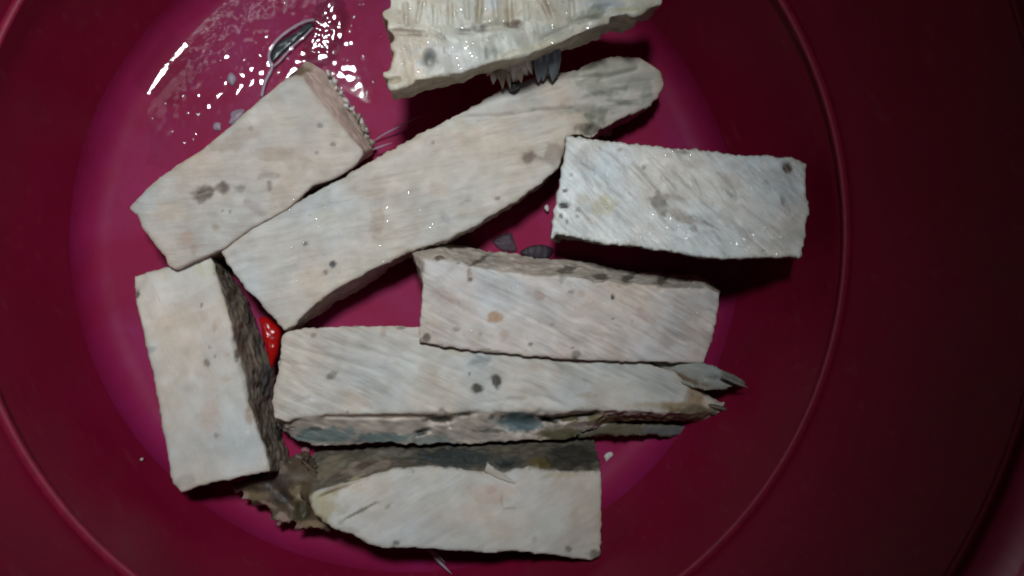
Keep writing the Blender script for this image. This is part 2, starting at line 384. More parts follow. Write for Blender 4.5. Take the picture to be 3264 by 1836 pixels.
# D: long diagonal
cb_ = crop(680, 150, 1.5253)
D = make_piece('fish_piece', 'longest strip, running diagonally to a rounded ragged tip above the right-hand piece', cb_,
  [(30, 990), (60, 968), (120, 925), (200, 870), (300, 815), (400, 760), (550, 675), (700, 590), (800, 535), (900, 480), (1000, 425), (1100, 375), (1190, 325), (1280, 280), (1400, 205), (1480, 170), (1560, 150), (1680, 125), (1770, 110), (1830, 75), (1930, 50), (2050, 45), (2110, 70), (2170, 115), (2195, 180),
   (2160, 240), (2110, 290), (2000, 340), (1930, 375), (1885, 400), (1850, 428), (1790, 420), (1730, 430), (1710, 480), (1700, 530), (1680, 580), (1620, 640), (1500, 730), (1380, 805), (1280, 868), (1200, 905), (1120, 945), (1030, 975, 1035, 990), (950, 992, 960, 1022), (860, 1040, 865, 1072), (760, 1090, 780, 1140), (680, 1135, 700, 1190), (590, 1180, 600, 1240),
   (500, 1250, 520, 1300), (440, 1305, 450, 1345), (385, 1362, 400, 1380), (340, 1380), (310, 1340), (230, 1250), (160, 1180), (90, 1090)],
  lambda x, y: .019-.006*max(0, min(1, (x-1750)/350)), .0012, ang=math.radians(14), seed=3, fs=0.9, side=(.42, .35, .30), fibre=.00020,
  spots=[(1530, 538, 36, 28, (.10, .08, .065), .9), (1530, 538, 54, 44, (.38, .3, .24), .4), (448, 955, 14, 13, (.18, .17, .15), .75), (580, 1058, 18, 17, (.09, .09, .085), .9), (545, 1095, 14, 14, (.27, .25, .23), .7), (800, 850, 34, 80, TAN, .35, .1), (790, 690, 50, 60, TAN, .22), (750, 670, 90, 70, (.55, .48, .4), .4),
         (1660, 520, 50, 70, (.30, .24, .19), .55, .3), (1100, 700, 60, 40, PNK, .25), (540, 830, 60, 50, YEL, .2), (1070, 465, 12, 10, BR, .5), (1380, 735, 14, 10, BR, .5), (1240, 745, 16, 8, GRY, .4), (1130, 830, 40, 18, GRY, .4, .8), (960, 560, 300, 30, (.56, .5, .45), .4, -.5),
         (1860, 330, 60, 40, (.25, .26, .21), .7), (1890, 215, 90, 22, (.30, .32, .27), .7), (1990, 270, 90, 14, (.33, .35, .30), .7, .1), (1820, 150, 60, 12, (.28, .28, .23), .7, -.5), (2110, 220, 30, 60, (.36, .37, .32), .6), (2090, 165, 40, 14, (.32, .34, .3), .7), (1980, 115, 110, 10, (.33, .33, .28), .6, -.25), (1950, 130, 220, 90, (.47, .47, .40), .55), (1840, 390, 60, 34, (.20, .19, .15), .7), (1760, 300, 140, 20, (.36, .35, .30), .6, -.1)],
  side_spots=[(650, 1200, 200, 16, (.28, .2, .17), .4, -.55)],
  dents=[(1150, 345, 1450, 330, 7, .7), (1290, 365, 1560, 310, 7, .8), (1560, 310, 1740, 300, 9, .9), (1700, 290, 1850, 350, 12, .9), (1780, 115, 1860, 90, 12, 1.1), (1740, 150, 1900, 140, 11, 1.2), (1880, 160, 2060, 110, 10, 1.3), (1800, 230, 2000, 190, 12, -.9), (1880, 290, 2120, 230, 14, -.9), (2040, 165, 2130, 165, 12, .7), (1900, 200, 2010, 215, 9, .5), (1840, 395, 1860, 430, 22, 3.), (1780, 400, 1820, 425, 16, 2.), (1330, 430, 1530, 415, 6, .4),
         (1250, 740, 1210, 770, 8, .4), (1150, 545, 1400, 520, 5, .3), (760, 660, 1010, 600, 5, .25), (2000, 250, 2160, 235, 12, .4), (950, 1010, 1010, 985, 10, .7), (1520, 250, 1700, 200, 9, .5)])

# E: right piece
cc_ = crop(1700, 400, 2.7404)
E = make_piece('fish_piece', 'rectangular piece on the far right with a brown centre stain, slanting grain and black flecks', cc_,
  [(290, 98), (430, 95), (600, 130), (800, 150), (1000, 165), (1200, 190), (1350, 200), (1500, 215), (1700, 240), (1870, 255), (2050, 260), (2150, 282), (2250, 272), (2330, 300), (2390, 330), (2395, 480), (2400, 620), (2418, 740), (2395, 830), (2380, 1000), (2350, 1160), (2200, 1155), (1900, 1165),
   (1620, 1175), (1450, 1150), (1200, 1110), (1000, 1075), (800, 1050), (650, 1040), (500, 1010), (350, 978), (190, 950), (180, 995), (148, 992), (155, 900), (178, 790), (165, 735), (195, 690), (200, 620), (230, 500), (250, 350), (275, 200)],
  lambda x, y: .0195+.0255*max(0, (x-200)/2200), lambda x, y: .0015+.0215*max(0, (x-200)/2200), ang=math.radians(-48), seed=4, fs=1.5, side=(.16, .14, .12), fibre=.00022, wet=.75, mid=.0002, base=np.array([.72, .735, .715]), inset=.006,
  spots=[(1110, 680, 110, 70, BR, .6, .7), (1300, 800, 150, 60, (.28, .21, .15), .55, .5), (1200, 620, 150, 30, (.36, .28, .2), .4, .2), (1390, 900, 40, 30, BR, .4), (1540, 870, 120, 14, (.33, .28, .25), .5, .45), (2215, 370, 36, 50, BR, .8, -.5), (275, 568, 20, 18, DK, .9), (265, 700, 50, 32, DK, .95), (240, 790, 24, 26, DK, .75), (295, 840, 14, 16, DK, .7), (390, 740, 34, 24, BR, .5), (380, 800, 26, 18, BR, .4),
         (960, 365, 16, 18, DK, .5), (620, 690, 110, 90, YEL, .5), (440, 640, 60, 40, YEL, .3), (330, 430, 24, 16, BR, .4), (755, 215, 20, 12, BR, .5), (1740, 480, 120, 50, PNK, .3, .6), (2180, 660, 20, 60, (.3, .26, .24), .6, -.2), (1150, 660, 12, 20, DK, .6), (1730, 610, 60, 14, BR, .4, .8), (1300, 230, 90, 14, (.25, .22, .18), .5, .1)],
  dents=[(860, 350, 1080, 590, 14, .8), (520, 400, 640, 520, 12, .6), (620, 540, 760, 640, 12, .5), (1130, 450, 1230, 560, 13, .7), (1400, 480, 1450, 600, 12, .5), (1660, 560, 1760, 650, 14, .7), (400, 340, 520, 400, 12, .4), (560, 200, 720, 300, 12, .4), (2170, 610, 2230, 760, 12, .6), (1480, 690, 1620, 800, 12, .4), (960, 640, 1000, 720, 12, .3), (1390, 800, 1560, 890, 12, .5), (1040, 700, 1100, 800, 16, .3), (2190, 330, 2240, 410, 22, .9), (1600, 420, 1760, 600, 12, .4), (240, 700, 300, 700, 18, .7),
         (1250, 200, 1320, 240, 12, .6), (1120, 170, 1160, 190, 10, .7), (1800, 700, 2000, 860, 11, .4), (2030, 500, 2060, 580, 10, .5)])

# G: long bottom strip (under F)
cf_ = crop(850, 1000, 1.61)
G = make_piece('fish_piece', 'long straight strip below centre with torn grey skin and a split pointed end', cf_,
  [(80, 105), (110, 90), (300, 70), (500, 62), (650, 62), (770, 72), (1000, 95), (1300, 130), (1600, 170), (1850, 215), (1980, 262), (2100, 305), (2180, 360), (2228, 388), (2238, 430, 2290, 440, .015), (2262, 470, 2420, 488, .0175), (2250, 500, 2440, 516, .017), (2150, 512, 2300, 560, .012), (1900, 500, 1900, 548, .010), (1750, 495, 1750, 560, .008), (1600, 497, 1640, 610, .0095), (1500, 500, 1540, 655, .009),
   (1350, 503, 1380, 655, .0085), (1200, 505, 1250, 662, .0085), (1040, 502, 1040, 682, .0085), (900, 500, 900, 672, .0085), (700, 508, 700, 672, .0085), (500, 514, 560, 668, .0085), (400, 518, 400, 686, .0085), (300, 522, 270, 680, .0085), (180, 530, 160, 655, .0085), (100, 545, 105, 620, .0085), (40, 535, 60, 575), (35, 480), (40, 400), (55, 300), (68, 190)],
  .0175, .0015, ang=math.radians(-24), seed=5, fs=1.25, side=(.56, .49, .43), fibre=.0003, edge=1.2,
  spots=[(1080, 382, 32, 27, (.085, .075, .065), .95), (1178, 340, 38, 33, (.09, .078, .066), .95, .6), (333, 318, 32, 20, (.2, .18, .16), .7, -.5), (1040, 308, 10, 10, BR, .6), (440, 450, 90, 60, (.58, .45, .34), .35), (415, 508, 10, 14, BR, .6), (240, 110, 14, 12, OLV, .5), (685, 72, 24, 14, BR, .6), (600, 90, 20, 30, TAN, .4), (2200, 430, 60, 80, (.30, .19, .10), .7), (2130, 480, 120, 26, (.22, .16, .09), .75), (2050, 470, 150, 24, (.38, .3, .18), .5), (1100, 240, 60, 30, GRY, .5), (1000, 200, 60, 20, YEL, .3),
         (180, 440, 60, 12, (.4, .38, .38), .5, -.3), (1640, 420, 60, 16, (.42, .37, .3), .5), (2180, 370, 80, 16, (.34, .22, .12), .8, .6), (1950, 330, 260, 60, (.50, .53, .50), .5, .4), (1450, 230, 200, 30, (.52, .54, .5), .4, .1), (60, 250, 16, 26, BR, .5)],
  side_spots=[(700, 525, 420, 12, (.32, .25, .2), .8), (300, 625, 200, 45, (.24, .31, .31), .85), (600, 640, 160, 30, (.20, .27, .27), .85), (850, 650, 140, 26, (.22, .28, .27), .6), (900, 540, 70, 16, (.07, .06, .05), .9), (800, 610, 34, 16, (.07, .08, .075), .9, -.4), (1000, 515, 60, 10, (.10, .09, .08), .8), (1310, 560, 130, 52, (.13, .19, .21), .95), (1440, 545, 60, 14, (.012, .012, .01), .95, .3), (1600, 525, 100, 12, (.02, .018, .014), .9, -.2),
              (1520, 620, 120, 40, (.17, .155, .09), .9), (1150, 600, 80, 10, (.2, .18, .15), .7), (1900, 545, 300, 32, (.20, .16, .08), .9), (2200, 510, 120, 40, (.16, .12, .07), .8), (250, 590, 50, 12, (.12, .15, .15), .7)],
  dents=[(60, 240, 500, 330, 8, .3), (120, 170, 560, 290, 8, .3), (330, 130, 760, 260, 8, .3), (700, 190, 1000, 300, 8, .3), (840, 545, 940, 545, 16, 2), (1000, 520, 1080, 512, 12, 1), (900, 500, 940, 580, 10, 2), (1440, 545, 1690, 515, 14, 5), (1210, 560, 1420, 560, 45, 3), (770, 615, 830, 600, 12, 2), (300, 530, 850, 530, 10, 1.0), (1550, 230, 1750, 330, 8, .4), (1650, 250, 1850, 340, 8, .4), (1750, 260, 1950, 350, 8, .4), (1240, 440, 1330, 440, 8, .5), (1390, 420, 1500, 460, 8, .5), (1100, 460, 1200, 450, 6, .3), (2180, 360, 2240, 380, 14, 1), (140, 440, 220, 430, 6, .3),
         (1060, 260, 1140, 250, 14, .5), (1690, 430, 1720, 460, 8, .5)])
# G's lower brown skin flap and upper pale tail
def flapG(part, ent, zt, zb, **k): make_piece('tail', None, cf_, ent, zt, zb, part=part, parent=G, **k)
flapG('skin_flap', [(1600, 570), (1640, 545), (1760, 560), (1900, 565), (2060, 570), (2180, 580), (2240, 585), (2220, 605), (2150, 625), (1980, 622), (1800, 625), (1680, 622), (1600, 640)], .008, .002, side=(.10, .09, .05), base=(.13, .115, .075), seed=6, wet=.7, ang=0, fibre=.0003, mid=.0003,
      spots=[(2080, 600, 160, 26, (.12, .12, .13), .8), (1700, 560, 70, 22, (.42, .38, .3), .7)])
flapG('pointed_tail', [(1850, 205), (2000, 225), (2230, 250), (2290, 262), (2340, 290), (2430, 330), (2468, 352), (2455, 368), (2400, 372), (2350, 392), (2260, 398), (2180, 380), (2080, 320), (1950, 270)], lambda x, y: .0125+.014*max(0, min(1, (x-1950)/480)), lambda x, y: .002+.019*max(0, min(1, (x-1950)/480)), side=(.16, .14, .11), base=(.36, .37, .34), seed=7, ang=math.radians(-20), fibre=.0003, sideband=.004,
      spots=[(2120, 320, 150, 12, (.20, .14, .09), .85, .35), (2400, 345, 90, 30, (.15, .15, .13), .75, .4)], lump=.0007, dents=[(2000, 270, 2200, 370, 10, 1.), (2260, 330, 2400, 350, 10, .5)])

# F: piece lying on G
ce_ = crop(1280, 740, 2.4302)
Fp = make_piece('fish_piece', 'central piece resting on the long strip, with a tan spot and grey scalloped back', ce_,
  [(175, 215, 78, 150, .017), (300, 222, 330, 92, .012), (440, 235, 480, 98), (560, 265, 650, 140), (740, 300, 780, 155), (900, 320, 900, 170), (1000, 342, 1050, 195), (1200, 345, 1200, 212), (1400, 360, 1400, 222), (1510, 392, 1540, 255), (1620, 380, 1650, 280), (1740, 407, 1780, 298), (1900, 410, 1930, 312), (2030, 437, 2060, 322), (2200, 430, 2220, 330), (2250, 408, 2290, 338), (2330, 408, 2370, 360), (2380, 435, 2430, 410),
   (2465, 475, 2466, 455), (2460, 570), (2430, 720), (2400, 850), (2340, 1020), (2200, 1012), (1900, 1005), (1600, 1000), (1380, 990), (1200, 975), (1000, 965), (850, 945), (650, 930), (400, 895), (250, 875), (130, 850), (135, 780), (150, 620), (165, 400)],
  lambda x, y: .0245-.0045*max(0, min(1, (y-430)/450)), lambda x, y: .004 if y < 600 else .0160, ang=math.radians(-27), seed=8, fs=1.35, side=(.46, .41, .35), edge=.9, fibre=.00026, inset=.0006,
  base=np.array([.71, .66, .625]),
  spots=[(720, 650, 48, 46, (.50, .33, .21), .75), (195, 815, 30, 36, (.19, .155, .12), .9), (1060, 490, 60, 36, (.42, .31, .26), .5, .8), (1315, 465, 30, 20, (.3, .24, .2), .6), (1390, 480, 40, 36, PNK, .5), (1635, 500, 12, 28, (.02, .02, .02), .95), (1635, 670, 12, 12, (.2, .2, .2), .8), (1000, 868, 20, 18, (.20, .20, .18), .8), (415, 750, 30, 24, (.33, .29, .26), .5), (1350, 950, 46, 36, (.24, .21, .17), .7), (1330, 895, 14, 10, (.2, .19, .17), .7), (1345, 985, 24, 24, (.15, .13, .1), .7),
         (525, 325, 22, 50, (.40, .28, .2), .6), (537, 365, 16, 14, (.12, .1, .08), .8), (1165, 715, 22, 14, (.36, .32, .29), .6), (610, 790, 18, 20, (.36, .34, .32), .6), (790, 790, 40, 50, PNK, .4), (350, 500, 130, 60, PNK, .35, .5), (700, 920, 80, 14, (.27, .24, .18), .6, .15), (440, 242, 14, 10, BR, .7), (290, 205, 30, 20, (.25, .2, .17), .7), (1240, 370, 10, 50, (.4, .37, .31), .6), (1880, 640, 90, 40, PNK, .35, .6), (130, 840, 50, 14, (.3, .28, .25), .6)],
  side_spots=[(290, 200, 40, 24, (.13, .1, .08), .8), (200, 160, 160, 30, (.42, .36, .30), .6), (600, 220, 90, 16, (.12, .105, .09), .8, -.5), (930, 240, 120, 16, (.33, .24, .2), .6), (1280, 290, 80, 30, (.14, .125, .10), .8, -.2), (1540, 340, 70, 26, (.14, .125, .10), .8), (1760, 350, 80, 30, (.11, .1, .08), .8, -.5), (2020, 370, 50, 40, (.11, .1, .08), .8, -.7), (2290, 420, 60, 18, (.2, .17, .13), .6), (2200, 360, 60, 22, (.22, .2, .18), .6)],
  dents=[(520, 240, 620, 210, 14, 1.2), (1240, 330, 1380, 290, 14, 1.2), (1500, 380, 1580, 320, 14, 1.4), (1740, 400, 1840, 310, 16, 1.4), (2010, 430, 2080, 330, 16, 1.4), (780, 300, 900, 270, 12, .8), (525, 290, 540, 370, 12, .5), (1635, 490, 1635, 515, 8, .5), (300, 500, 700, 720, 9, .3), (850, 600, 1200, 760, 9, .3), (1500, 600, 1900, 800, 9, .3), (1800, 640, 2200, 860, 9, .35), (700, 420, 1000, 560, 9, .3), (2250, 430, 2340, 440, 14, .8), (1238, 340, 1240, 400, 8, .6), (1000, 965, 1300, 985, 8, .3),
         (2440, 640, 2380, 600, 10, .6), (2430, 740, 2370, 700, 10, .6)])

# H: bottom piece
cg_ = crop(740, 1350, 2.1115)
Hp = make_piece('fish_piece', 'bottom piece with square right end, dark skin behind and a brown crusted left end', cg_,
  [(530, 495, 370, 420), (560, 460, 420, 330), (640, 435, 480, 250), (750, 405, 560, 190), (850, 375, 700, 170), (950, 345, 850, 160), (1100, 305, 1000, 150), (1300, 290, 1250, 140), (1480, 297, 1480, 130), (1560, 315, 1600, 120), (1700, 322, 1750, 115), (1830, 335, 1900, 110), (1900, 305, 2000, 100), (2050, 282, 2150, 90), (2130, 320, 2250, 85), (2300, 327, 2390, 85), (2485, 320, 2440, 95), (2485, 500), (2490, 700), (2485, 830),
   (2478, 890), (2420, 922), (2340, 915), (2250, 903), (2100, 880), (1900, 860), (1700, 872), (1550, 855), (1350, 850), (1220, 840), (1100, 842), (1000, 832), (930, 815), (870, 780), (820, 752), (700, 718), (640, 680), (590, 640), (560, 610), (535, 560)],
  lambda x, y: .022+.005*max(0, min(1, (y-600)/300)), lambda x, y: .002+.010*max(0, min(1, (y-600)/300)), ang=math.radians(28), seed=9, fs=0.45, side=(.12, .105, .08), fibre=.00014, edge=1.1,
  spots=[(1740, 470, 130, 80, (.56, .41, .33), .4), (1740, 440, 40, 30, (.5, .33, .28), .4), (2265, 845, 28, 22, (.16, .15, .14), .8), (2450, 880, 70, 36, (.18, .155, .13), .7), (1110, 810, 22, 18, (.18, .18, .17), .7), (860, 590, 130, 12, (.27, .25, .2), .85, -.5), (1050, 560, 30, 18, (.36, .33, .26), .6, -.7), (740, 600, 60, 14, (.36, .32, .25), .5, -.4), (2030, 780, 18, 26, (.36, .33, .28), .5), (600, 560, 120, 130, (.44, .38, .22), .6), (560, 640, 60, 30, (.22, .17, .08), .8), (780, 720, 90, 30, (.36, .33, .28), .5),
         (1870, 570, 50, 10, (.4, .34, .28), .6), (1815, 520, 8, 50, (.36, .3, .25), .5), (2400, 540, 80, 120, (.56, .50, .44), .4), (2200, 350, 120, 20, (.42, .34, .2), .4)],
  side_spots=[(900, 290, 180, 50, (.25, .20, .16), .8, -.2), (900, 270, 70, 26, (.11, .08, .065), .8, -.4), (650, 300, 140, 60, (.20, .17, .12), .8, -.6), (1100, 200, 160, 26, (.20, .18, .15), .7), (1500, 230, 300, 70, (.045, .055, .055), .85), (1850, 260, 120, 40, (.06, .07, .065), .8), (1850, 275, 50, 24, (.03, .035, .035), .9), (2080, 270, 80, 50, (.12, .09, .03), .8), (2300, 220, 200, 90, (.04, .037, .03), .85), (830, 370, 50, 20, (.42, .36, .25), .7), (700, 440, 100, 24, (.32, .26, .17), .7, -.3), (480, 420, 70, 120, (.13, .10, .055), .8)],
  dents=[(770, 650, 990, 540, 9, .8), (700, 610, 780, 570, 9, .5), (1040, 580, 1080, 540, 9, .4), (640, 480, 900, 380, 12, .9), (900, 260, 960, 240, 16, 1.), (1800, 280, 1880, 270, 14, 1.), (1815, 480, 1815, 560, 5, .4), (1600, 300, 1700, 330, 14, .8), (2000, 290, 2130, 310, 12, .6), (820, 360, 940, 330, 10, .8), (2340, 850, 2480, 820, 12, .5), (600, 500, 700, 460, 12, .9), (1080, 840, 1120, 800, 12, .6)])
make_piece('tail', None, cg_, [(20, 425), (60, 400), (150, 365), (230, 340), (330, 290), (400, 250), (470, 225), (560, 300), (600, 420), (560, 520), (600, 600), (660, 690), (600, 720), (520, 700), (450, 712), (420, 670), (380, 655), (345, 680), (320, 688), (295, 650), (270, 590), (230, 560), (180, 535), (130, 520), (90, 525), (65, 500), (60, 460)],
  lambda x, y: .008+.007*min(1, x/500), .001, part='crusted_skin', parent=Hp, seed=10, lump=.0012, mid=.0006, edge=1.6, base=(.10, .075, .05), side=(.10, .07, .05), wet=.5, ang=1.2,
  spots=[(150, 480, 110, 34, (.26, .20, .11), .8, .2), (330, 650, 50, 50, (.45, .33, .27), .8), (80, 495, 34, 28, (.45, .34, .28), .8), (230, 540, 60, 20, (.36, .27, .21), .7, .4), (430, 480, 60, 50, (.28, .22, .12), .8), (300, 400, 90, 60, (.09, .065, .055), .8), (340, 500, 80, 50, (.055, .04, .03), .8), (470, 590, 70, 70, (.07, .055, .025), .8), (550, 680, 90, 30, (.36, .27, .16), .7), (460, 490, 30, 20, (.42, .36, .24), .8), (450, 700, 30, 20, (.34, .2, .16), .7), (330, 300, 40, 40, (.24, .19, .15), .7), (200, 440, 120, 20, (.07, .045, .03), .7)],
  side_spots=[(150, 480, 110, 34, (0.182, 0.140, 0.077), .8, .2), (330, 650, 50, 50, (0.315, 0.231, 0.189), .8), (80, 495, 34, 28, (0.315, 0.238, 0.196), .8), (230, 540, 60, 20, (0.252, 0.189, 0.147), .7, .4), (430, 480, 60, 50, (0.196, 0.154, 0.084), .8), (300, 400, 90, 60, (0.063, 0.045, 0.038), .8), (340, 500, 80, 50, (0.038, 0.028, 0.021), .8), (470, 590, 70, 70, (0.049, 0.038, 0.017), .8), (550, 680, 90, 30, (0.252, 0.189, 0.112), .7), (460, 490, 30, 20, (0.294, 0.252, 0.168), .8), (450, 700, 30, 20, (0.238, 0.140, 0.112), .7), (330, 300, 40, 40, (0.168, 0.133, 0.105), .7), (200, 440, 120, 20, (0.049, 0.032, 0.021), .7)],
  dents=[(250, 400, 420, 560, 24, .7), (480, 440, 500, 600, 30, 1.0)], fibre=0)
# raised torn flake on H
make_piece('tail', None, cg_, [(1715, 265), (1760, 300), (1850, 350), (1915, 395), (1925, 415), (1860, 400), (1760, 360), (1700, 325)], .0226, .0208, part='torn_flake', parent=Hp, seed=11, base=(.60, .6, .57), side=(.5, .48, .44), ang=-.4, vox=.0004, inset=.0002, lump=.0002)

# T: top wet piece
chh = crop(1180, 0, 2.683)
T = make_piece('fish_piece', 'wet glistening slab cut off by the top edge, with a round dark hole', chh,
  [(150, -260), (160, -100), (168, 0), (165, 55), (120, 72), (95, 105), (112, 150), (165, 160), (150, 200), (136, 235), (150, 262), (200, 290), (195, 340), (165, 375), (178, 425), (215, 450), (180, 520), (160, 600), (105, 605), (100, 655), (150, 670), (260, 685), (150, 700), (140, 715), (150, 760), (170, 782), (240, 765), (370, 722), (385, 690), (500, 672), (600, 652), (800, 620), (1000, 545),
   (1200, 500), (1350, 462), (1500, 408), (1650, 350), (1800, 290), (1900, 245), (2000, 200), (2040, 205), (2060, 150), (2200, 120), (2250, 140), (2330, 115), (2370, 70), (2500, 40), (2508, 0), (2520, -200), (1800, -300), (1000, -300)],
  .038, .026, ang=math.radians(-80), seed=12, fs=0.25, side=(.42, .38, .28), fibre=.0002, wet=.85, lump=.0011, mid=.00035, edge=.4, base=np.array([.55, .52, .43]),
  spots=[(510, 490, 62, 78, (.035, .025, .012), .98), (510, 490, 88, 108, (.36, .3, .2), .5), (1220, 200, 66, 36, (.17, .13, .11), .8), (940, 245, 70, 36, (.2, .18, .17), .7), (790, 265, 60, 30, (.28, .24, .2), .6), (380, 285, 70, 20, (.24, .18, .13), .7), (220, 250, 80, 16, (.3, .22, .16), .6), (590, 300, 70, 20, (.3, .28, .25), .6, .6), (930, 90, 40, 120, (.32, .26, .17), .5), (1200, 110, 60, 90, (.36, .29, .2), .5), (700, 90, 60, 60, (.46, .38, .27), .5), (1520, 50, 60, 110, (.3, .22, .16), .5, -.6), (2050, 50, 160, 60, (.38, .45, .5), .6), (1850, 130, 200, 50, (.28, .30, .24), .6, -.3), (2150, 80, 140, 24, (.42, .38, .2), .6),
         (1060, 440, 70, 40, (.25, .27, .22), .6), (1400, 330, 300, 60, (.40, .41, .35), .5, -.3), (1350, 420, 320, 30, (.46, .43, .30), .6, -.25), (1550, 270, 200, 60, (.38, .40, .36), .5), (1920, 150, 60, 24, (.18, .2, .17), .7), (700, 520, 360, 160, (.52, .55, .56), .5), (1050, 30, 60, 70, (.55, .60, .64), .6), (1000, 460, 24, 50, (.2, .2, .18), .6)],
  dents=[(510, 482, 510, 500, 34, 4.5), (200, 270, 460, 280, 14, 1.2), (740, 265, 850, 270, 18, 1.2), (900, 240, 1280, 205, 24, 1.4), (940, -40, 930, 190, 16, 1.5), (1190, -40, 1200, 190, 18, 1.5), (1460, -20, 1540, 150, 18, 1.6), (1720, 0, 1730, 130, 14, 1.2), (680, 0, 690, 200, 12, 1.0), (440, 0, 400, 180, 10, .8), (520, 260, 640, 340, 14, .8), (1750, 180, 2000, 130, 14, 1.0), (1000, 430, 1010, 500, 12, .8), (1480, 330, 1700, 230, 14, .8), (550, 60, 560, 220, 10, .6), (820, 10, 830, 150, 12, -.9), (1060, -10, 1080, 150, 20, -1.2), (1330, 30, 1340, 150, 20, -1.0), (300, 40, 310, 200, 16, -.8), (240, 675, 150, 690, 10, 3.0),
         (1900, 40, 2050, 20, 16, -1.0)])

# ------------------------------------------------------------------ scraps
def blob(name, pts, zb, h, mat, label=None, cat=None, group=None, parent=None, res=26, bumpy=.25, seed=0, conv=None, edgeh=0.0, rag=True):
    """low rounded solid over an outline given in photo pixels"""
    conv = conv or (lambda x, y: (x, y))
    pp = [conv(*p) for p in pts]
    W = np.array([unproj(*p, zb) for p in pp])
    W = W+np.array([[random.uniform(-.10, .10)*np.linalg.norm(W[0]-W[len(W)//2])*.5 for _ in range(2)]+[0] for _ in W]) if rag else W
    out = []
    n = len(W)
    for i in range(n):
        p0, p1, p2, p3 = W[(i-1) % n], W[i], W[(i+1) % n], W[(i+2) % n]
        for t in np.linspace(0, 1, 4, endpoint=False):
            out.append(.5*((2*p1)+(-p0+p2)*t+(2*p0-5*p1+4*p2-p3)*t*t+(-p0+3*p1-3*p2+p3)*t**3))
    out = np.array(out); c = out.mean(0); m = len(out); rings = 7
    V = [c+np.array([0, 0, h])]
    for k in range(1, rings+1):
        t = k/rings; hh = h*math.sqrt(max(0, 1-t**2.4))+edgeh
        for q in out: V.append(np.array([c[0]+(q[0]-c[0])*t, c[1]+(q[1]-c[1])*t, zb+hh]))
    for q in out: V.append(np.array([q[0], q[1], zb-.0001]))
    V = np.array(V); V[0] = [c[0], c[1], zb+h+edgeh]
    V[:, 2] += bumpy*h*perlin(V*500+seed)*(V[:, 2] > zb+.00005)
    Fc = [(0, 1+i, 1+(i+1) % m) for i in range(m)]
    for k in range(rings):
        a = 1+k*m; b = a+m
        for i in range(m): Fc.append((a+i, b+i, b+(i+1) % m, a+(i+1) % m))
    Fc.append(tuple(1+rings*m+i for i in range(m))[::-1])
    o = link_mesh(name, V, Fc, mat)
    if parent: adopt(o, parent)
    else: prop(o, label, cat, group)
    return o
def tube(name, pts, r, mat, zs=None, parent=None, taper=True, flat=1.0, label=None, cat=None, group=None):
    P = [unproj(p[0], p[1], p[2]) for p in pts]
    Q = []
    n = len(P)
    for i in range(n-1):
        p0 = P[max(i-1, 0)]; p1 = P[i]; p2 = P[i+1]; p3 = P[min(i+2, n-1)]
        for t in np.linspace(0, 1, 6, endpoint=False): Q.append(.5*((2*p1)+(-p0+p2)*t+(2*p0-5*p1+4*p2-p3)*t*t+(-p0+3*p1-3*p2+p3)*t**3))
    Q.append(P[-1]); m = len(Q); V = []; Fc = []; K = 8
    for i, q in enumerate(Q):
        d = Q[min(i+1, m-1)]-Q[max(i-1, 0)]; d /= np.linalg.norm(d)+1e-12
        s = np.cross(d, [0, 0, 1]); s /= np.linalg.norm(s)+1e-12; u = np.cross(s, d)
        t = i/(m-1); rr = r*(1 if not taper else max(.15, math.sin(math.pi*min(1, .15+.85*t)) if taper == 'both' else 1-.8*t))
        for k in range(K):
            a = 2*math.pi*k/K; V.append(q+rr*(math.cos(a)*s+flat*math.sin(a)*u))
    for i in range(m-1):
        for k in range(K): Fc.append((i*K+k, i*K+(k+1) % K, (i+1)*K+(k+1) % K, (i+1)*K+k))
    Fc.append(tuple(range(K))[::-1]); Fc.append(tuple((m-1)*K+k for k in range(K)))
    o = link_mesh(name, V, Fc, mat)
    if parent: adopt(o, parent)
    else: prop(o, label, cat, group)
    return o

# red chili scrap
chz = cd_
ch = blob('chili_scrap', [(760, 405), (800, 400), (850, 440), (888, 480), (885, 540), (872, 600), (850, 650), (835, 690), (800, 650), (785, 570), (760, 510), (755, 450)], .010, .0018, M_chili,
     'bright red chili scrap wedged between the pale pieces', 'chili', bumpy=.2, conv=chz, seed=3)
# dark membrane loop near the top left and its milky edge
mz = lambda x, y: (x*.46584, y*.46584)
mb = empty('membrane_scrap', tuple(unproj(900, 120, 0))); prop(mb, 'clear limp membrane scrap with a milky edge above the upper left piece', 'membrane')
blob('dark_fold', [(1860, 430), (1865, 370), (1900, 310), (1960, 250), (2040, 195), (2120, 150), (2145, 165), (2110, 220), (2030, 280), (1960, 340), (1900, 410)], .0006, .0007, M_dark, conv=mz, parent=mb)
tube('milky_edge', [(*mz(1790, 660), .001), (*mz(1815, 560), .001), (*mz(1860, 465), .0012), (*mz(1840, 400), .0014), (*mz(1850, 340), .0016), (*mz(1900, 270), .0018), (*mz(1980, 205), .0018), (*mz(2080, 150), .0015), (*mz(2150, 135), .001)], .0006, M_memb, parent=mb, taper=False, flat=.5)
tube('fold_line', [(*mz(1870, 455), .0012), (*mz(1920, 410), .0016), (*mz(2000, 320), .0018), (*mz(2080, 250), .0016), (*mz(2140, 190), .001)], .0004, M_memb, parent=mb, taper=False, flat=.5)
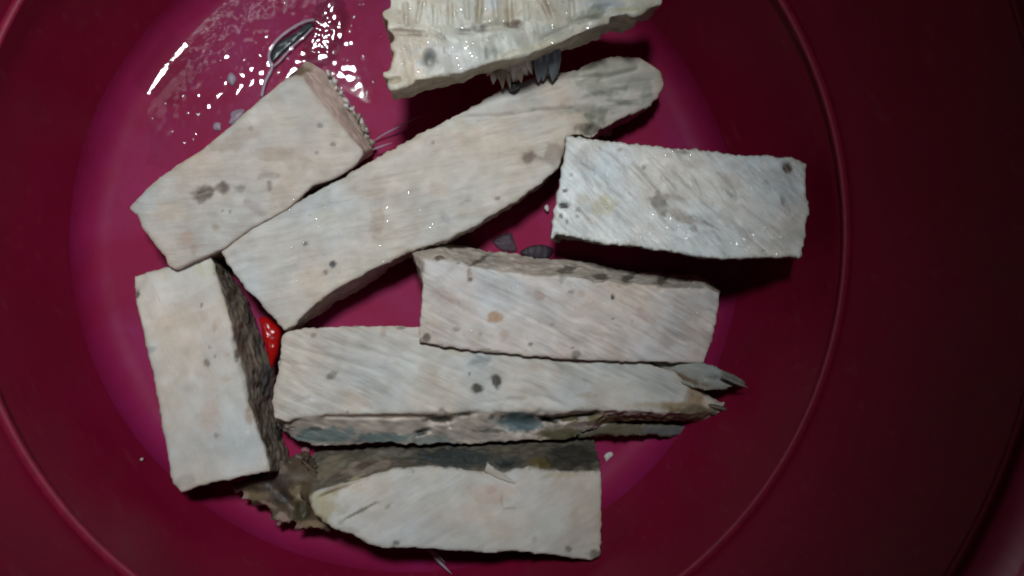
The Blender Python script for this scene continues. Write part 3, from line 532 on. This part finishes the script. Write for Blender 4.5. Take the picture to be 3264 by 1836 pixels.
# dark skin scraps on the floor
sg = 'dark skin scraps on the basin floor'
blob('skin_scrap', [(1570, 770), (1600, 745), (1625, 740), (1640, 770), (1650, 800), (1625, 805), (1590, 795)], .0002, .0005, simple('grey_skin', (.09, .07, .09), .35, .5, .5, 700, .0005), 'grey skin scrap on the floor between the two upper strips', 'skin scrap', sg, seed=4)
blob('skin_scrap', [(1655, 800), (1690, 785), (1730, 780), (1760, 800), (1745, 830), (1700, 830), (1665, 820)], .0002, .0005, simple('slate_skin', (.035, .03, .04), .35, .5, .6, 700, .0005), 'slate skin scrap just behind the central piece, right of the grey scrap', 'skin scrap', sg, seed=5)
blob('skin_scrap', [(525, 70), (545, 55), (565, 62), (570, 85), (550, 95), (530, 92)], .0006, .0010, M_dark, 'small dark skin scrap above the bright streak at upper left', 'skin scrap', sg, seed=6)
# pale crumbs
cg2 = 'pale fish crumbs around the pieces'
def crumb(x, y, r, z, label, mat=M_crumb, elong=1.0, a0=0):
    pts = []
    for k in range(8):
        a = 2*math.pi*k/8; rr = r*(1+random.uniform(-.3, .3)); ex = math.cos(a)*elong; ey = math.sin(a)
        pts.append((x+rr*(ex*math.cos(a0)-ey*math.sin(a0)), y+rr*(ex*math.sin(a0)+ey*math.cos(a0))))
    return blob('fish_crumb', pts, z, r*.00005, mat, label, 'crumb', cg2, seed=x)
crumb(693, 405, 13, .0004, 'round pale crumb left of the upper left piece', M_memb)
crumb(752, 372, 16, .0004, 'milky crumb peeping from the back edge of the upper left piece', M_memb, 1.6, -.7)
crumb(740, 250, 15, .0004, 'translucent flake on the wet floor, above the milky crumb', M_memb, 1.5, .9)
crumb(1932, 424, 11, .0004, 'tiny curled crumb beneath the ragged strip tip', M_crumb, 1.6, -.2)
crumb(1744, 664, 9, .002, 'crumb beside the left end of the right-hand piece', M_crumb, .8, 0)
crumb(452, 1464, 5, .013, 'lone speck on the left wall of the basin', M_crumb)
crumb(975, 1432, 13, .001, 'pink crumb in the dark gap below the long strip', simple('pink_crumb', (.4, .16, .18), .4))
crumb(1940, 1455, 12, .0006, 'white flake on the floor right of the bottom piece', M_crumb, 1.5, -.6)
crumb(2160, 1300, 6, .0006, 'tiny flake in the dark below the pointed strip end', M_memb, 2, .2)
# flaky bits on the end of A
FL = []
for k in range(30):
    t = random.random(); bx = 1250+t*270+random.uniform(-14, 22); by = 170+t*440+random.uniform(-20, 20)
    FL.append((bx, by, random.uniform(7, 19), random.uniform(1.2, 2.4), 1.05+random.uniform(-.9, .9)))
for (x, y, r, el, an) in FL:
    px, py = ca_(x, y); pts = []
    for k in range(8):
        a = 2*math.pi*k/8; rr = r/1.932*(1+random.uniform(-.3, .3)); ex = math.cos(a)*el; ey = math.sin(a)
        pts.append((px+rr*(ex*math.cos(an)-ey*math.sin(an)), py+rr*(ex*math.sin(an)+ey*math.cos(an))))
    blob('flake', pts, random.uniform(.003, .007), .0012, M_crumb if y < 420 or random.random() < .3 else simple('tan_flake', (.3, .25, .2), .4), parent=A, seed=x)
# thin fibres
fg = 'thin stray meat fibres'
def fibre(pts, r, label, mat=M_memb): tube('meat_fibre', pts, r, mat, label=label, cat='fibre', group=fg, taper='both')
fibre([(1190, 450, .001), (1230, 425, .003), (1290, 395, .004), (1348, 365, .003)], .00035, 'long thin fibre crossing the shadow beside the upper left piece')
fibre([(1185, 478, .004), (1220, 465, .005), (1250, 455, .004)], .0004, 'short fibre sticking out from the tan end face corner')
fibre([(1368, 1752, .006), (1400, 1790, .009), (1440, 1830, .012)], .0006, 'pale fibre below the bottom piece on the basin wall')
fibre([(1362, 1752, .006), (1385, 1760, .008), (1420, 1795, .010)], .0005, 'second pale fibre branching beside it, under the bottom piece')
fibre([(2235, 1285, .016), (2290, 1300, .018), (2350, 1312, .020)], .0009, 'brown wisp at the split end of the long strip', simple('brown_fibre', (.12, .09, .06), .4))
fibre([(2220, 1300, .014), (2270, 1318, .016), (2310, 1330, .017)], .0007, 'short dark wisp under the brown one at the split end', simple('dark_fibre', (.07, .055, .04), .4))
fibre([(2300, 1200, .026), (2350, 1222, .028), (2385, 1235, .029)], .0006, 'grey wisp at the tip of the pointed tail', simple('grey_fibre', (.2, .2, .18), .4))
fibre([(2280, 1238, .008), (2330, 1250, .010), (2420, 1272, .013)], .0006, 'fine fibre trailing from the pointed strip end', simple('tan_fibre', (.34, .24, .2), .4))

# shredded clump between the slab and the diagonal strip
cl = empty('shredded_clump', tuple(unproj(1650, 230, 0))); prop(cl, 'ragged clump of ivory shreds and blue-grey membrane below the wet slab', 'shreds')
def shred(a, b, r, mat, z0=.033, z1=.0225, flat=.6, nm='shred'):
    p = chh(*a); q = chh(*b); m_ = ((p[0]+q[0])/2+random.uniform(-4, 4), (p[1]+q[1])/2)
    tube(nm, [(*p, z0), (*m_, (z0+z1)/2+.001), (*q, z1)], r, mat, parent=cl, taper='both', flat=flat)
for k in range(17):
    x = 1030+k*21+random.uniform(-16, 16); x2 = x+random.uniform(-80, 60); y2 = random.choice((620, 650, 690, 720, 760)) if x < 1230 else random.uniform(600, 715)
    shred((x, 500+random.uniform(-10, 20)), (x2, y2), random.uniform(.0008, .0024), random.choice((M_ivory, M_ivory, M_straw, M_crumb)), .031-random.uniform(0, .006), .0205+random.uniform(0, .002), random.uniform(.25, .5))
blob('shred_mass', [chh(*q) for q in ((1010, 540), (1060, 500), (1200, 480), (1370, 470), (1400, 560), (1350, 640), (1250, 640), (1130, 620), (1050, 640))], .019, .004, M_straw, parent=cl, bumpy=.9, seed=8)
shred((1180, 750), (1290, 720), .0018, simple('dark_shred', (.07, .08, .075), .3), .020, .021, nm='dark_shred')
for k in range(9):
    x = 1435+k*20+random.uniform(-8, 8)
    shred((x, 425-k*2), (x+random.uniform(-25, 15), random.uniform(600, 710)), random.uniform(.0012, .0022), random.choice((M_blue, M_blue, M_pale)), .030, .021, random.uniform(.2, .4), 'membrane')

# wet jelly patch that catches the lamp
def ripples(name, pts, h, mat, label, cat, amp, fr, tap=.004):
    W = np.array([unproj(*p, 0)[:2] for p in pts]); mn = W.min(0)-.001; mx = W.max(0)+.001
    st = .0005; nx = int((mx[0]-mn[0])/st); ny = int((mx[1]-mn[1])/st)
    X, Y = np.meshgrid(np.linspace(mn[0], mx[0], nx), np.linspace(mn[1], mx[1], ny)); Q = np.stack([X.ravel(), Y.ravel()], 1)
    sdv = signed_poly(Q*1000, W*1000)/1000+.0012*perlin(np.stack([Q[:, 0]*200, Q[:, 1]*200, 0*Q[:, 0]], 1))
    k = sstep(0, tap, sdv)
    Z = h*k+amp*k*perlin(np.stack([Q[:, 0]*fr, Q[:, 1]*fr*.8, 0*Q[:, 0]], 1))
    ok = (sdv > 0).reshape(ny, nx); idx = -np.ones(nx*ny, int); V = []; Fc = []
    for j in range(ny-1):
        for i in range(nx-1):
            if ok[j, i] and ok[j, i+1] and ok[j+1, i] and ok[j+1, i+1]:
                f = []
                for a in (j*nx+i, j*nx+i+1, (j+1)*nx+i+1, (j+1)*nx+i):
                    if idx[a] < 0: idx[a] = len(V); V.append((Q[a, 0], Q[a, 1], .0003+max(Z[a], 0)))
                    f.append(idx[a])
                Fc.append(f)
    o = link_mesh(name, V, Fc, mat); prop(o, label, cat)
    return o
dm = bpy.data.materials.new('oil_film'); dm.use_nodes = True; N = dm.node_tree.nodes; L = dm.node_tree.links
N.remove(N['Principled BSDF']); tr = N.new('ShaderNodeBsdfTransparent'); gl = N.new('ShaderNodeBsdfGlossy'); gl.inputs['Roughness'].default_value = .05
mx = N.new('ShaderNodeMixShader'); mx.inputs[0].default_value = .06; L.new(tr.outputs[0], mx.inputs[1]); L.new(gl.outputs[0], mx.inputs[2]); L.new(mx.outputs[0], N['Material Output'].inputs['Surface'])
dmj = dm.copy(); dmj.name = 'jelly_film'; [n for n in dmj.node_tree.nodes if n.type == 'MIX_SHADER'][0].inputs[0].default_value = .22
ripples('jelly_patch', [(960, 130), (985, 60), (1020, 0), (1060, -20), (1110, 10), (1110, 80), (1090, 160), (1050, 215), (1000, 215), (960, 190)], .0012, dmj, 'glittering wrinkled patch of wet jelly at the top, left of the slab', 'jelly', .0007, 560)
ripples('broth_film', [(470, 520), (470, 360), (520, 200), (600, 60), (660, -60), (1240, -60), (1240, 200), (1180, 330), (1000, 260), (900, 300), (700, 420), (560, 560)], .0003, dm, 'thin clear film of broth wetting the upper left of the basin floor', 'broth', .00016, 420, .016)
fv = []; ff = []; pa = prof[11:18]; na = 60  # clear glossy strip added on the floor curve to carry the lamp streak
for k in range(na+1):
    t = k/na; a = math.radians(142+12*t); wob = .0003+.00010*math.sin(t*9)*math.sin(math.pi*t)
    for i, (rr, zz) in enumerate(pa):
        fv.append((BC[0]+(rr-wob)*math.cos(a), BC[1]+(rr-wob)*math.sin(a), zz+wob))
for k in range(na):
    for i in range(len(pa)-1): ff.append((k*len(pa)+i, (k+1)*len(pa)+i, (k+1)*len(pa)+i+1, k*len(pa)+i+1))
dm2 = dm.copy(); dm2.name = 'highlight_film'; [n for n in dm2.node_tree.nodes if n.type == 'MIX_SHADER'][0].inputs[0].default_value = .075; N2 = dm2.node_tree.nodes; L2 = dm2.node_tree.links
bb = bump(N2, L2, noise(N2, L2, 420, 3, .6, coords(N2, L2)), .00012, .6); L2.new(bb, [n for n in N2 if n.type == 'BSDF_GLOSSY'][0].inputs['Normal'])
wt = link_mesh('highlight_strip', fv, ff, dm2); prop(wt, 'narrow glossy strip added for the bright streak where the floor curves up at upper left', 'broth')

# tiny clear droplets, added and flattened to give the wet surfaces lamp glints
ico = bmesh.new(); bmesh.ops.create_icosphere(ico, subdivisions=2, radius=1)
iv = np.array([v.co[:] for v in ico.verts]); ifc = [[v.index for v in f.verts] for f in ico.faces]; ico.free()
V = []; Fc = []
bpy.context.view_layer.update(); DG = bpy.context.evaluated_depsgraph_get()
def drop(p, nrm, r):
    b = len(V); s = np.array([r*.8, r*1.6, r*.19]); n = np.array(nrm); n = n/np.linalg.norm(n)
    ax = np.cross([0, 1, 0], n); ax /= np.linalg.norm(ax)+1e-9; ay = np.cross(n, ax)
    for q in iv:
        q = q*s; V.append(np.array(p)+ax*q[0]+ay*q[1]+n*q[2])
    for f in ifc: Fc.append([b+i for i in f])
def scatter(n, x0, y0, x1, y1, rmin, rmax, only=None):
    for _ in range(n):
        px = rng.uniform(x0, x1); py = rng.uniform(y0, y1)
        d = Rwc @ np.array([px-W0/2, -(py-H0/2), -F0]); d /= np.linalg.norm(d)
        hit, loc, nrm, idx, ob, _m = S.ray_cast(DG, Vector((0, 0, CAMZ)), Vector(d))
        if not hit or nrm[2] < .8: continue
        if only and not ob.name.startswith((only, 'broth_film')): continue
        drop(loc, nrm, 1.35*rng.uniform(rmin, rmax)*(1 if rng.random() > .12 else 1.5))
scatter(24, 420, 0, 1230, 420, .00022, .00042, 'floor')
scatter(26, 950, 0, 1230, 330, .00018, .0004, 'floor')
scatter(45, 2050, 100, 2400, 520, .00022, .0004, 'floor')
scatter(40, 1130, 850, 1340, 1060, .0002, .0004, 'floor')
scatter(20, 1560, 700, 1760, 830, .0002, .0004, 'floor')
scatter(14, 1900, 1400, 2000, 1480, .0002, .0004, 'floor')
scatter(40, 300, 300, 640, 700, .0002, .00035, 'floor')
scatter(10, 810, 980, 880, 1060, .0002, .0004)
scatter(220, 1240, 0, 2000, 250, .00022, .00045, 'flesh')
scatter(60, 1780, 440, 2560, 820, .00016, .00032, 'flesh')
scatter(90, 2000, 720, 2540, 810, .00018, .00034, 'flesh')
scatter(60, 880, 600, 1500, 900, .00015, .00028, 'flesh')
scatter(70, 1350, 900, 2250, 1120, .00015, .00030, 'flesh')
scatter(30, 930, 1370, 1700, 1420, .00018, .0003, 'flesh')
dmd = dm.copy(); dmd.name = 'glint_drop'; [n for n in dmd.node_tree.nodes if n.type == 'MIX_SHADER'][0].inputs[0].default_value = .10
dp = link_mesh('glint_droplets', V, Fc, dmd); prop(dp, kind='stuff')
